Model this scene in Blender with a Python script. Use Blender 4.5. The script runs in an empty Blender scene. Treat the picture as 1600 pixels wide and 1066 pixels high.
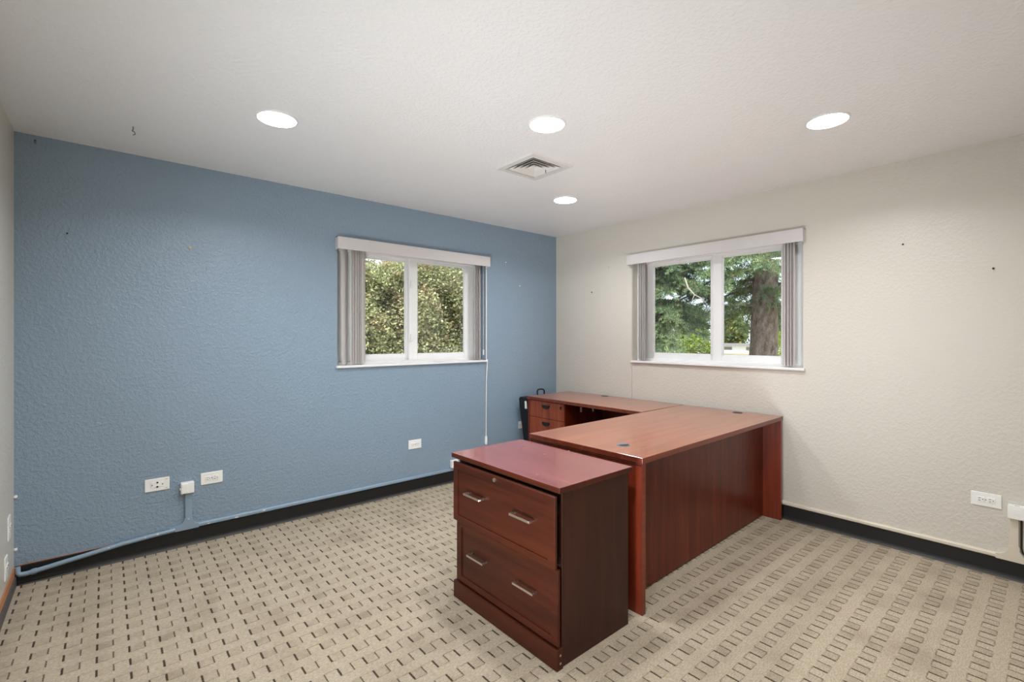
import bpy, bmesh, math, random
import numpy as np
from mathutils import Vector, Matrix

# ------------------------------------------------------------------ camera, world, sun, exposure
sc = bpy.context.scene
COL = sc.collection
cam_d = bpy.data.cameras.new('camera')
cam_d.sensor_width = 36.0
cam_d.lens = 740.5 / 1600 * 36.0
cam_d.shift_y = -6.4 / 1600
cam_d.clip_start = 0.02
cam_d.clip_end = 400
cam = bpy.data.objects.new('camera', cam_d)
cam.location = (-3.794, -3.671, 1.335)
cam.rotation_euler = (math.pi / 2, 0, -math.atan2(0.651, 0.759))
COL.objects.link(cam)
sc.camera = cam

world = bpy.data.worlds.new('world')
sc.world = world
world.use_nodes = True
bg = world.node_tree.nodes['Background']
bg.inputs['Color'].default_value = (0.80, 0.90, 1.0, 1)
bg.inputs['Strength'].default_value = 2.0

sun_d = bpy.data.lights.new('sun', 'SUN')
sun_d.energy = 6.0
sun_d.angle = math.radians(6)
sun_d.color = (1.0, 0.95, 0.86)
sun = bpy.data.objects.new('sun', sun_d)
sun.rotation_euler = (math.radians(36), 0, math.radians(-50))
COL.objects.link(sun)

LAMP_W = 11.8        # watts of each ceiling downlight
fill_d = bpy.data.lights.new('ceiling_fill', 'AREA')      # added fill light out of view, aimed up to brighten the ceiling
fill_d.shape = 'RECTANGLE'; fill_d.size = .4; fill_d.size_y = 1.9
fill_d.spread = math.radians(115)
fill_d.energy = 54.0
fill_d.color = (.92, .97, 1.0)
fill = bpy.data.objects.new('ceiling_fill', fill_d)
fill.location = (-4.05, -2.85, .25)
fill.rotation_euler = (Vector((-1.15, -1.5, 2.44)) - Vector(fill.location)).to_track_quat('-Z', 'Y').to_euler()
COL.objects.link(fill)
far_d = fill_d.copy(); far_d.spread = math.radians(84); far_d.energy = 21.0; far_d.size_y = 1.4
far = bpy.data.objects.new('ceiling_fill', far_d)  # second added fill, narrower, brightens the far ceiling
far.location = (-4.05, -2.9, .2)
far.rotation_euler = (Vector((-.75, -.95, 2.44)) - Vector(far.location)).to_track_quat('-Z', 'Y').to_euler()
COL.objects.link(far)
vs = sc.view_settings
vs.view_transform = 'Standard'
vs.look = 'None'
vs.gamma = 1.0
vs.use_curve_mapping = False
vs.exposure = 0.12

RW, RD, RH = 4.167, 3.95, 2.44      # room along x, along y, height

# ------------------------------------------------------------------ materials
def lin(r, g, b):
    f = lambda c: (c / 255 / 12.92) if c / 255 <= .04045 else ((c / 255 + .055) / 1.055) ** 2.4
    return (f(r), f(g), f(b), 1)

def newmat(name):
    m = bpy.data.materials.new(name)
    m.use_nodes = True
    nt = m.node_tree
    return m, nt, nt.nodes['Principled BSDF']

class NT:
    """tiny node helper"""
    def __init__(s, nt): s.nt = nt; s.L = nt.links
    def n(s, t, **kw):
        o = s.nt.nodes.new(t)
        for k, v in kw.items(): setattr(o, k, v)
        return o
    def val(s, a, sock):
        if isinstance(a, (int, float)): sock.default_value = a
        elif isinstance(a, tuple): sock.default_value = a
        else: s.L.new(a, sock)
    def math(s, op, a, b=0.0, c=0.0):
        o = s.n('ShaderNodeMath', operation=op)
        s.val(a, o.inputs[0]); s.val(b, o.inputs[1]); s.val(c, o.inputs[2])
        return o.outputs[0]
    def mix(s, f, a, b):
        o = s.n('ShaderNodeMix', data_type='RGBA')
        s.val(f, o.inputs[0]); s.val(a, o.inputs[6]); s.val(b, o.inputs[7])
        return o.outputs[2]
    def noise(s, vec, scale, detail=3, rough=.5):
        o = s.n('ShaderNodeTexNoise')
        o.inputs['Scale'].default_value = scale
        o.inputs['Detail'].default_value = detail
        o.inputs['Roughness'].default_value = rough
        if vec is not None: s.L.new(vec, o.inputs['Vector'])
        return o.outputs['Fac']
    def ramp(s, f, p0, p1, c0=(0, 0, 0, 1), c1=(1, 1, 1, 1)):
        o = s.n('ShaderNodeValToRGB')
        o.color_ramp.elements[0].position = p0; o.color_ramp.elements[1].position = p1
        o.color_ramp.elements[0].color = c0; o.color_ramp.elements[1].color = c1
        s.L.new(f, o.inputs[0])
        return o.outputs[0]
    def coord(s, kind='Object'):
        return s.n('ShaderNodeTexCoord').outputs[kind]
    def mapping(s, vec, scale):
        o = s.n('ShaderNodeMapping')
        o.inputs['Scale'].default_value = scale
        s.L.new(vec, o.inputs['Vector'])
        return o.outputs[0]
    def bump(s, h, strength, dist, target):
        o = s.n('ShaderNodeBump')
        o.inputs['Strength'].default_value = strength
        o.inputs['Distance'].default_value = dist
        s.L.new(h, o.inputs['Height'])
        s.L.new(o.outputs[0], target)

def plain(name, col, rough=.5, metal=0.0, spec=.5):
    m, nt, p = newmat(name)
    h = NT(nt)
    p.inputs['Roughness'].default_value = rough
    p.inputs['Metallic'].default_value = metal
    p.inputs['Specular IOR Level'].default_value = spec
    f = h.noise(h.coord(), 9, 2)
    c0 = tuple(c * .93 for c in col[:3]) + (1,)
    h.L.new(h.mix(f, c0, col), p.inputs['Base Color'])
    return m

def paint(name, col, rough, bumps, dist, spec=.5, scale=75, flat=.4):
    """textured (orange peel) wall paint"""
    m, nt, p = newmat(name)
    h = NT(nt)
    co = h.coord()
    big = h.noise(co, 1.3, 2)
    c0 = tuple(c * .95 for c in col[:3]) + (1,)
    h.L.new(h.mix(big, c0, col), p.inputs['Base Color'])
    p.inputs['Roughness'].default_value = rough
    p.inputs['Specular IOR Level'].default_value = spec
    a = h.noise(co, scale, 3, .55)
    b = h.ramp(h.noise(co, scale * .6, 2), .44, .60)
    hh = h.math('ADD', a, h.math('MULTIPLY', b, flat))
    h.bump(hh, bumps, dist, p.inputs['Normal'])
    return m

def wood(name, dark, light, grain, rough, scale=1.0, spec=.5, dust=0.0, coat=0.0):
    m, nt, p = newmat(name)
    h = NT(nt)
    co = h.coord()
    sv = [22.0 * scale] * 3
    sv['xyz'.index(grain)] = 1.6 * scale
    v = h.mapping(co, tuple(sv))
    a = h.noise(v, 1.0, 5, .62)
    sv2 = [75.0] * 3
    sv2['xyz'.index(grain)] = 3.0
    b = h.noise(h.mapping(co, tuple(sv2)), 1.0, 3, .6)
    f = h.math('ADD', h.math('MULTIPLY', a, .75), h.math('MULTIPLY', b, .25))
    c = h.ramp(f, .36, .66, dark, light)
    if dust:
        d = h.ramp(h.noise(h.mapping(co, (5, 9, 6)), 1.0, 8, .8), .57, .86)
        sc_ = h.ramp(h.noise(h.mapping(co, (60, 22, 20)), 1.0, 6, .8), .62, .74)
        dd = h.math('MULTIPLY', h.math('MAXIMUM', h.math('MULTIPLY', d, .35), h.math('MULTIPLY', sc_, .7)), dust)
        c = h.mix(dd, c, (.34, .31, .34, 1))
        r = h.math('ADD', h.math('MULTIPLY', d, .18), rough)
        h.L.new(r, p.inputs['Roughness'])
    else:
        h.L.new(h.math('ADD', h.math('MULTIPLY', b, .10), rough - .05), p.inputs['Roughness'])
    h.L.new(c, p.inputs['Base Color'])
    p.inputs['Specular IOR Level'].default_value = spec
    if coat:
        p.inputs['Coat Weight'].default_value = coat
        p.inputs['Coat Roughness'].default_value = .12
    h.bump(b, .06, .002, p.inputs['Normal'])
    return m

def carpet_mat():
    m, nt, p = newmat('patterned_carpet')
    h = NT(nt)
    co = h.coord()
    wob = h.n('ShaderNodeTexNoise'); wob.inputs['Scale'].default_value = 160; wob.inputs['Detail'].default_value = 1
    h.L.new(co, wob.inputs['Vector'])
    sx = h.n('ShaderNodeSeparateXYZ'); h.L.new(co, sx.inputs[0])
    sw = h.n('ShaderNodeSeparateXYZ'); h.L.new(wob.outputs['Color'], sw.inputs[0])
    wx = h.math('MULTIPLY', h.math('SUBTRACT', sw.outputs[0], .5), .005)
    wy = h.math('MULTIPLY', h.math('SUBTRACT', sw.outputs[1], .5), .006)
    x = h.math('ADD', sx.outputs[0], wx)
    y = h.math('ADD', sx.outputs[1], wy)
    PX, PY = .1049, .1034
    u = h.math('FRACT', h.math('ADD', h.math('DIVIDE', h.math('ADD', x, 3.297), PX), 100.25))    # bold dash at .25
    v = h.math('FRACT', h.math('ADD', h.math('DIVIDE', h.math('ADD', y, 1.172), PY), 100.5))     # dash .25-.75
    def band(t, c, w, soft):
        d = h.math('ABSOLUTE', h.math('SUBTRACT', t, c))
        o = h.n('ShaderNodeMapRange', interpolation_type='SMOOTHSTEP')
        h.L.new(d, o.inputs[0])
        o.inputs[1].default_value = w - soft; o.inputs[2].default_value = w + soft
        o.inputs[3].default_value = 1; o.inputs[4].default_value = 0
        return o.outputs[0]
    mul = lambda a, b: h.math('MULTIPLY', a, b)
    mx = lambda a, b: h.math('MAXIMUM', a, b)
    dash = band(v, .5, .25, .03)
    bold = mul(band(u, .25, .036, .016), dash)
    thin = mul(band(u, .75, .024, .014), dash)
    cell = mul(band(u, .5, .25, .02), dash)                    # box between bold and thin dash
    lo = mul(band(u, .5, .25, .02), band(v, .25, .018, .014))
    left = mx(band(u, 0.0, .25, .02), band(u, 1.0, .25, .02))
    hi = mul(left, band(v, .75, .018, .014))
    seam = mul(band(u, .75, .014, .01), h.math('SUBTRACT', 1.0, dash))
    wear = h.noise(co, 2.2, 2)
    fade = h.ramp(h.noise(co, 14, 2), .38, .62)
    lines = mul(mx(lo, hi), h.math('ADD', mul(fade, .45), .12))
    dark = mx(bold, mx(mul(thin, .84), lines))
    fib = h.noise(co, 420, 2, .7)
    fib2 = h.noise(h.mapping(co, (70, 190, 70)), 1.0, 4, .75)
    f = h.math('ADD', mul(fib, .45), mul(fib2, .55))
    base = h.ramp(f, .30, .70, lin(122, 109, 92), lin(216, 202, 180))
    blot = h.ramp(h.noise(co, 9, 3), .38, .66)
    base = h.mix(mul(cell, h.math('ADD', mul(blot, .26), .05)), base, lin(120, 104, 84))
    base = h.mix(mul(h.ramp(h.noise(co, 4.5, 4), .48, .72), .32), base, lin(122, 108, 90))
    base = h.mix(mul(seam, .22), base, lin(200, 188, 165))
    col = h.mix(mul(dark, .9), base, lin(40, 30, 22))
    h.L.new(col, p.inputs['Base Color'])
    p.inputs['Roughness'].default_value = .95
    p.inputs['Specular IOR Level'].default_value = .1
    hh = h.math('SUBTRACT', mul(f, .7), mul(dark, .9))
    h.bump(hh, .5, .004, p.inputs['Normal'])
    return m

def glass_mat():
    m = bpy.data.materials.new('window_glass'); m.use_nodes = True
    nt = m.node_tree; h = NT(nt)
    nt.nodes.remove(nt.nodes['Principled BSDF'])
    t = h.n('ShaderNodeBsdfTransparent'); t.inputs[0].default_value = (.93, .96, .95, 1)
    g = h.n('ShaderNodeBsdfGlossy'); g.inputs['Roughness'].default_value = .01
    fr = h.n('ShaderNodeFresnel'); fr.inputs['IOR'].default_value = 1.5
    mx = h.n('ShaderNodeMixShader')
    h.L.new(fr.outputs[0], mx.inputs[0]); h.L.new(t.outputs[0], mx.inputs[1]); h.L.new(g.outputs[0], mx.inputs[2])
    h.L.new(mx.outputs[0], nt.nodes['Material Output'].inputs['Surface'])
    return m

def emis(name, col, strength):
    m = bpy.data.materials.new(name); m.use_nodes = True
    nt = m.node_tree; h = NT(nt)
    nt.nodes.remove(nt.nodes['Principled BSDF'])
    e = h.n('ShaderNodeEmission'); e.inputs[0].default_value = col; e.inputs[1].default_value = strength
    h.L.new(e.outputs[0], nt.nodes['Material Output'].inputs['Surface'])
    return m

def leaf_mat(name, c0, c1, c2, scale, trans=.3):
    m, nt, p = newmat(name)
    h = NT(nt)
    geo = h.n('ShaderNodeNewGeometry')
    r = geo.outputs['Random Per Island']
    n = h.noise(h.coord(), scale, 3)
    c = h.ramp(r, .05, .95, c0, c1)
    c = h.mix(h.ramp(n, .48, .72), c, c2)
    h.L.new(c, p.inputs['Base Color'])
    p.inputs['Roughness'].default_value = .55
    p.inputs['Specular IOR Level'].default_value = .3
    tr = h.n('ShaderNodeBsdfTranslucent'); h.L.new(c, tr.inputs[0])
    mx = h.n('ShaderNodeMixShader'); mx.inputs[0].default_value = trans
    h.L.new(p.outputs[0], mx.inputs[1]); h.L.new(tr.outputs[0], mx.inputs[2])
    h.L.new(mx.outputs[0], nt.nodes['Material Output'].inputs['Surface'])
    return m

def vane_mat():
    m, nt, p = newmat('grey_vinyl_vane')
    h = NT(nt)
    c = lin(236, 232, 230)
    p.inputs['Base Color'].default_value = c
    p.inputs['Roughness'].default_value = .5
    tr = h.n('ShaderNodeBsdfTranslucent'); tr.inputs[0].default_value = c
    mx = h.n('ShaderNodeMixShader'); mx.inputs[0].default_value = .35
    h.L.new(p.outputs[0], mx.inputs[1]); h.L.new(tr.outputs[0], mx.inputs[2])
    h.L.new(mx.outputs[0], nt.nodes['Material Output'].inputs['Surface'])
    return m

def bark_mat():
    m, nt, p = newmat('bark')
    h = NT(nt)
    co = h.coord()
    a = h.noise(h.mapping(co, (14, 14, 7)), 1.0, 6, .65)
    b = h.noise(co, 60, 3)
    f = h.math('ADD', h.math('MULTIPLY', a, .75), h.math('MULTIPLY', b, .25))
    h.L.new(h.ramp(f, .33, .68, lin(62, 50, 48), lin(176, 158, 152)), p.inputs['Base Color'])
    p.inputs['Roughness'].default_value = .95
    h.bump(f, .9, .06, p.inputs['Normal'])
    return m

def ground_mat():
    m, nt, p = newmat('dry_grass')
    h = NT(nt)
    co = h.coord()
    a = h.noise(co, .35, 4)
    b = h.noise(co, 5, 4)
    c = h.ramp(a, .4, .6, lin(126, 132, 66), lin(186, 140, 90))
    c = h.mix(h.math('MULTIPLY', b, .5), c, lin(90, 100, 50))
    h.L.new(c, p.inputs['Base Color'])
    p.inputs['Roughness'].default_value = 1
    return m

M = dict(
    blue=paint('blue_wall_paint', lin(140, 160, 178), .27, .70, .005, .5, 82),
    cream=paint('cream_wall_paint', lin(215, 210, 200), .34, .36, .005, .5, 82),
    ceil=paint('ceiling_paint', lin(242, 242, 243), .30, .42, .005, .5, 80),
    carpet=carpet_mat(),
    white=plain('white_vinyl', lin(238, 238, 238), .35),
    sill=plain('white_sill_paint', lin(240, 240, 240), .4),
    vane=vane_mat(),
    valance=plain('grey_vinyl_valance', lin(214, 210, 210), .5),
    glass=glass_mat(),
    plastic=plain('white_plastic', lin(250, 250, 248), .35),
    slot=plain('dark_slot', lin(28, 26, 24), .6),
    black=plain('black_rubber_base', lin(24, 24, 25), .5),
    toe=plain('grey_base_toe', lin(88, 84, 82), .6),
    orange=plain('bare_wood_strip', lin(186, 126, 84), .6),
    conduit=plain('blue_painted_raceway', lin(142, 164, 184), .33),
    conduitc=plain('cream_painted_raceway', lin(226, 216, 200), .4),
    chip=plain('chipped_paint_white', lin(225, 225, 222), .6),
    desk_x=wood('cherry_laminate_x', lin(140, 80, 56), lin(168, 104, 76), 'x', .30, coat=.6),  # tops: same laminate lightened, wear and reflected light in the colour
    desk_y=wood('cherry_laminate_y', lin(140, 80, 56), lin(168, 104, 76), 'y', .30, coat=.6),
    desk_z=wood('cherry_laminate_z', lin(78, 26, 13), lin(114, 44, 22), 'z', .34, spec=.3),  # same laminate, shade on the front-facing panels put into its colour
    desk_lit=wood('cherry_laminate_lit', lin(102, 34, 18), lin(138, 58, 33), 'z', .34),  # same laminate brightened, light on the end panels put into its colour
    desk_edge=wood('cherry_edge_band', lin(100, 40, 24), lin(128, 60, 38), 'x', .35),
    drawer_lit=wood('cherry_laminate_drawer_lit', lin(124, 48, 26), lin(168, 84, 48), 'z', .34),  # brighter copy again, light on the drawer fronts put into its colour
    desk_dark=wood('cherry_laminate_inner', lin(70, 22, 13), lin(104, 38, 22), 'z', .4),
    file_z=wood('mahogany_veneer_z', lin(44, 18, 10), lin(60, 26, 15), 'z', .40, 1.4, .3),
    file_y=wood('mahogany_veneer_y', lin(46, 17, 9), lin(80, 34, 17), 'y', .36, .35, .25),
    file_top=wood('mahogany_veneer_top', lin(126, 62, 60), lin(150, 82, 78), 'y', .24, .8, .6, .38, .6),  # top face lightened and greyed, reflected light put into its colour
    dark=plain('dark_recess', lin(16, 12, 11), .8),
    nickel=plain('brushed_nickel', lin(214, 204, 192), .3, 1.0),
    blackpl=plain('black_plastic', lin(20, 20, 22), .45),
    grom=plain('blue_grey_plastic', lin(96, 118, 130), .35),
    blackcase=plain('black_case_shell', lin(15, 15, 17), .55),
    vent=plain('vent_enamel', lin(222, 219, 216), .4),
    duct=plain('duct_dark', lin(40, 38, 36), .8),
    glow=emis('lamp_diffuser', (1.0, .99, .97, 1), 22.0),
    metal=plain('grey_steel', lin(120, 116, 110), .4, .8),
    tan=plain('tan_anchor', lin(190, 170, 120), .6),
    hedge=leaf_mat('hedge_leaf', lin(100, 106, 68), lin(226, 226, 176), lin(184, 158, 128), 4.0),
    spruce=leaf_mat('spruce_needle', lin(84, 106, 80), lin(176, 190, 140), lin(110, 138, 116), 2.5, .2),
    shrub=leaf_mat('shrub_leaf', lin(110, 134, 50), lin(168, 182, 84), lin(130, 130, 60), 3.0),
    fartree=leaf_mat('far_leaf', lin(84, 104, 60), lin(134, 150, 90), lin(150, 140, 80), 1.0),
    bark=bark_mat(),
    twig=plain('grey_twig', lin(182, 168, 158), .9),
    ground=ground_mat(),
    pave=plain('pale_concrete', lin(206, 200, 194), .9),
    farwall=plain('pale_siding', lin(220, 214, 206), .8),
    farroof=plain('grey_shingle', lin(120, 112, 108), .9),
    ext=plain('exterior_siding', lin(190, 180, 165), .8),
)

# ------------------------------------------------------------------ geometry helpers
def obj(name, bm, mat, parent=None, smooth=False):
    me = bpy.data.meshes.new(name)
    bmesh.ops.recalc_face_normals(bm, faces=bm.faces)
    bm.to_mesh(me); bm.free()
    if smooth:
        for p in me.polygons: p.use_smooth = True
        try: me.set_sharp_from_angle(angle=math.radians(40))
        except Exception: pass
    me.materials.append(mat)
    o = bpy.data.objects.new(name, me)
    COL.objects.link(o)
    if parent: o.parent = parent
    return o

def raw(name, verts, faces, mat, parent=None):
    me = bpy.data.meshes.new(name)
    verts = np.asarray(verts, dtype=np.float32); faces = np.asarray(faces, dtype=np.int32)
    k = faces.shape[1]
    me.vertices.add(len(verts)); me.vertices.foreach_set('co', verts.ravel())
    me.loops.add(faces.size); me.loops.foreach_set('vertex_index', faces.ravel())
    me.polygons.add(len(faces))
    me.polygons.foreach_set('loop_start', np.arange(0, faces.size, k, dtype=np.int32))
    me.polygons.foreach_set('loop_total', np.full(len(faces), k, dtype=np.int32))
    me.update(); me.validate()
    me.materials.append(mat)
    o = bpy.data.objects.new(name, me); COL.objects.link(o)
    if parent: o.parent = parent
    return o

def thing(name, label, cat, loc=(0, 0, 0), rz=0.0, group=None):
    o = bpy.data.objects.new(name, None)
    o.empty_display_size = .1
    COL.objects.link(o)
    o.location = loc; o.rotation_euler = (0, 0, rz)
    o['label'] = label; o['category'] = cat
    if group: o['group'] = group
    return o

def tag(o, label, cat, group=None):
    o['label'] = label; o['category'] = cat
    if group: o['group'] = group
    return o

def struct(o):
    o['kind'] = 'structure'; return o

def stuff(o):
    o['kind'] = 'stuff'; return o

def box(bm, x0, x1, y0, y1, z0, z1, bev=0.0, seg=1):
    vs_ = [bm.verts.new((x, y, z)) for x in (x0, x1) for y in (y0, y1) for z in (z0, z1)]
    idx = [(0, 1, 3, 2), (4, 6, 7, 5), (0, 4, 5, 1), (2, 3, 7, 6), (0, 2, 6, 4), (1, 5, 7, 3)]
    fs = [bm.faces.new([vs_[i] for i in f]) for f in idx]
    if bev:
        es = list({e for f in fs for e in f.edges})
        bmesh.ops.bevel(bm, geom=es, offset=bev, segments=seg, affect='EDGES', profile=.5)
    return bm

def B(*a, **k):
    return box(bmesh.new(), *a, **k)

def tube(bm, pts, rad, n=8, caps=True):
    pts = [Vector(p) for p in pts]
    rads = rad if isinstance(rad, (list, tuple)) else [rad] * len(pts)
    rings = []
    up = None
    for i, p in enumerate(pts):
        d = (pts[min(i + 1, len(pts) - 1)] - pts[max(i - 1, 0)]).normalized()
        if up is None:
            up = Vector((0, 0, 1)) if abs(d.z) < .9 else Vector((1, 0, 0))
        a = d.cross(up).normalized(); b = a.cross(d).normalized()
        up = b
        rings.append([bm.verts.new(p + (a * math.cos(t) + b * math.sin(t)) * rads[i]) for t in [2 * math.pi * k / n for k in range(n)]])
    for r0, r1 in zip(rings, rings[1:]):
        for k in range(n):
            bm.faces.new((r0[k], r0[(k + 1) % n], r1[(k + 1) % n], r1[k]))
    if caps:
        bm.faces.new(rings[0]); bm.faces.new(rings[-1])
    return bm

def prism(bm, poly, a0, a1, axis):
    """extrude a 2-d polygon along an axis; poly in the two other axes in xyz order"""
    def P(p, a):
        if axis == 'x': return (a, p[0], p[1])
        if axis == 'y': return (p[0], a, p[1])
        return (p[0], p[1], a)
    v0 = [bm.verts.new(P(p, a0)) for p in poly]
    v1 = [bm.verts.new(P(p, a1)) for p in poly]
    bm.faces.new(v0); bm.faces.new(v1)
    n = len(poly)
    for i in range(n):
        bm.faces.new((v0[i], v0[(i + 1) % n], v1[(i + 1) % n], v1[i]))
    return bm

def cyl(bm, c, r, h, axis='z', n=24, r2=None):
    r2 = r if r2 is None else r2
    def P(a, t, rr):
        u, v = rr * math.cos(t), rr * math.sin(t)
        if axis == 'z': return (c[0] + u, c[1] + v, c[2] + a)
        if axis == 'x': return (c[0] + a, c[1] + u, c[2] + v)
        return (c[0] + u, c[1] + a, c[2] + v)
    ts = [2 * math.pi * k / n for k in range(n)]
    r0 = [bm.verts.new(P(0, t, r)) for t in ts]; r1 = [bm.verts.new(P(h, t, r2)) for t in ts]
    for k in range(n): bm.faces.new((r0[k], r0[(k + 1) % n], r1[(k + 1) % n], r1[k]))
    bm.faces.new(r0); bm.faces.new(r1)
    return bm

def dup(root, loc, label, rz=None):
    """copy a thing, its parts and sub-parts"""
    r = root.copy(); COL.objects.link(r); r.location = loc; r['label'] = label
    if rz is not None: r.rotation_euler = (0, 0, rz)
    for ch in list(root.children):
        c = ch.copy(); COL.objects.link(c); c.parent = r
        for g in list(ch.children):
            d = g.copy(); COL.objects.link(d); d.parent = c
    return r

# ------------------------------------------------------------------ room shell
WT = .16
W1 = dict(a0=-2.430, a1=-.985, z0=1.095, z1=2.06)      # opening in the blue wall (x range)
W2 = dict(a0=-2.452, a1=-1.005, z0=1.095, z1=2.06)     # opening in the cream wall (y range)

struct(obj('floor', B(-RW - .2, .2, -RD - .2, .2, -.1, 0), M['carpet']))

bm = bmesh.new()
box(bm, -RW - .2, W1['a0'], 0, WT, 0, RH + .05); box(bm, W1['a1'], WT, 0, WT, 0, RH + .05)
box(bm, W1['a0'], W1['a1'], 0, WT, 0, W1['z0']); box(bm, W1['a0'], W1['a1'], 0, WT, W1['z1'], RH + .05)
struct(obj('wall_left', bm, M['blue']))
bm = bmesh.new()
box(bm, 0, WT, W2['a1'], 0, 0, RH + .05); box(bm, 0, WT, -RD - .2, W2['a0'], 0, RH + .05)
box(bm, 0, WT, W2['a0'], W2['a1'], 0, W2['z0']); box(bm, 0, WT, W2['a0'], W2['a1'], W2['z1'], RH + .05)
struct(obj('wall_right', bm, M['cream']))
struct(obj('wall_far_left', B(-RW - .16, -RW, -RD - .2, 0, 0, RH + .05), M['cream']))
struct(obj('wall_back', B(-RW, 0, -RD - .16, -RD, 0, RH + .05), M['cream']))

VX, VY, VH = -1.681, -1.428, .135           # ceiling vent centre and half hole
bm = bmesh.new()
c0, c1 = RH, RH + .12
box(bm, -RW - .16, VX - VH, -RD - .16, WT, c0, c1); box(bm, VX + VH, WT, -RD - .16, WT, c0, c1)
box(bm, VX - VH, VX + VH, -RD - .16, VY - VH, c0, c1); box(bm, VX - VH, VX + VH, VY + VH, WT, c0, c1)
struct(obj('ceiling', bm, M['ceil']))

def cove(a0, a1, axis, sgn_wall):
    """rubber cove base profile: face plus flared toe"""
    t = .006
    return [(0, 0), (-t * 3.2, 0), (-t * 3.0, .004), (-t * 1.5, .012), (-t, .022), (-t, .098), (-t * .4, .101), (0, .101)]
prof = cove(0, 0, 0, 0)
bb = struct(obj('baseboard_left', prism(bmesh.new(), [(p[0], p[1]) for p in prof], -RW, -.0192, 'x'), M['black']))
obj('toe', B(-RW + .02, -.03, -.026, -.0195, 0, .006, bev=.002), M['toe'], bb)
bb = struct(obj('baseboard_right', prism(bmesh.new(), [(p[0], p[1]) for p in prof], -RD, -.0, 'y'), M['black']))
obj('toe', B(-.026, -.0195, -RD, -.03, 0, .006, bev=.002), M['toe'], bb)
bb = struct(obj('baseboard_far_left', B(-RW, -RW + .012, -RD, -.02, 0, .06, bev=.003), M['toe']))
obj('wood_strip', B(-RW, -RW + .006, -RD, -.02, .06, .105, bev=.001), M['orange'], bb)
struct(obj('baseboard_back', B(-RW, 0, -RD, -RD + .01, 0, .10, bev=.003), M['black']))
# thin unpainted line where the wall ends above the sagging raceway
struct(obj('trim_1', B(-RW + .01, -3.72, -.0035, 0, .1015, .1045), M['orange']))

# ------------------------------------------------------------------ windows  (local frame: u along the wall, n = depth outward, z up)
def rect(axis, u0, u1, n0, n1, z0, z1, bev=0.0, bm=None):
    bm = bm if bm is not None else bmesh.new()
    if axis == 'x': return box(bm, u0, u1, n0, n1, z0, z1, bev)
    return box(bm, n0, n1, u0, u1, z0, z1, bev)

def window(name, axis, W, glass, order, latch):
    """glass: two (u0,u1) glass ranges; order: which pane slides on the inner track"""
    root = bpy.data.objects.new(name, None); COL.objects.link(root); struct(root)
    a0, a1, z0, z1 = W['a0'], W['a1'], W['z0'], W['z1']
    F0, F1 = .075, .15
    fw = .038
    bm = bmesh.new()
    for (u0, u1, q0, q1) in ((a0, a1, z0, z0 + fw), (a0, a1, z1 - fw, z1), (a0, a0 + fw, z0 + fw, z1 - fw), (a1 - fw, a1, z0 + fw, z1 - fw)):
        rect(axis, u0, u1, F0, F1, q0, q1, .003, bm)
    obj('window_frame', bm, M['white'], root)
    for i, (g0, g1, s0, s1) in enumerate(glass):
        n0, n1 = ((.085, .115), (.118, .146))[order[i]]
        gz0, gz1 = 1.182, 1.999
        bm = bmesh.new()
        zt, zb = z1 - fw + .004, z0 + fw - .004
        rect(axis, s0, g0, n0, n1, zb, zt, .003, bm); rect(axis, g1, s1, n0, n1, zb, zt, .003, bm)
        rect(axis, g0, g1, n0, n1, zb, gz0, .003, bm); rect(axis, g0, g1, n0, n1, gz1, zt, .003, bm)
        # glazing bead
        for (u0, u1, q0, q1) in ((g0, g0 + .007, gz0, gz1), (g1 - .007, g1, gz0, gz1), (g0, g1, gz0, gz0 + .007), (g0, g1, gz1 - .007, gz1)):
            rect(axis, u0, u1, n0 + .006, n1 - .006, q0, q1, .001, bm)
        s = obj('sash', bm, M['white'], root)
        nm = (n0 + n1) / 2
        obj('pane', rect(axis, g0 + .002, g1 - .002, nm - .002, nm + .002, gz0 + .002, gz1 - .002), M['glass'], s)
        if order[i] == 0:
            for lz in latch:
                u = latch[lz]
                bm = rect(axis, u - .008, u + .008, n0 - .014, n0, lz - .03, lz + .03, .003)
                rect(axis, u - .022, u - .002, n0 - .022, n0 - .012, lz - .032, lz - .012, .003, bm)
                obj('latch', bm, M['white'], s)
    # sill board
    if axis == 'x': bm = box(bmesh.new(), a0 - .012, a1 + .004, -.024, F0, z0 - .002, z0 + .016, .004, 2)
    else: bm = box(bmesh.new(), -.024, F0, a0 - .014, a1 + .004, z0 - .002, z0 + .016, .004, 2)
    obj('window_sill', bm, M['sill'], root)
    return root

window('window_1', 'x', W1, [(-2.190, -1.780, W1['a0'] + .03, -1.735), (-1.685, -1.170, -1.765, W1['a1'] - .03)], (1, 0), {1.80: -1.745, 1.33: -1.745})
window('window_2', 'y', W2, [(-2.280, -1.822, W2['a0'] + .03, -1.745), (-1.712, -1.150, -1.775, W2['a1'] - .03)], (0, 1), {})

# ------------------------------------------------------------------ vertical blinds
def vane_bm(z0, z1, w=.089, t=.0016, bow=.006):
    """a slightly bowed vinyl slat standing on its own axis, width along local y"""
    bm = bmesh.new()
    n = 5
    pts = []
    for i in range(n + 1):
        s = i / n - .5
        pts.append((bow * (1 - 4 * s * s), s * w))
    poly = [(x, y) for x, y in pts] + [(x + t, y) for x, y in reversed(pts)]
    v0 = [bm.verts.new((x, y, z0)) for x, y in poly]; v1 = [bm.verts.new((x, y, z1)) for x, y in poly]
    m = len(poly)
    for i in range(m): bm.faces.new((v0[i], v0[(i + 1) % m], v1[(i + 1) % m], v1[i]))
    for i in range(n):
        j = m - 1 - i
        bm.faces.new((v0[i], v0[i + 1], v0[j - 1], v0[j])); bm.faces.new((v1[i], v1[i + 1], v1[j - 1], v1[j]))
    return bm

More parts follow.
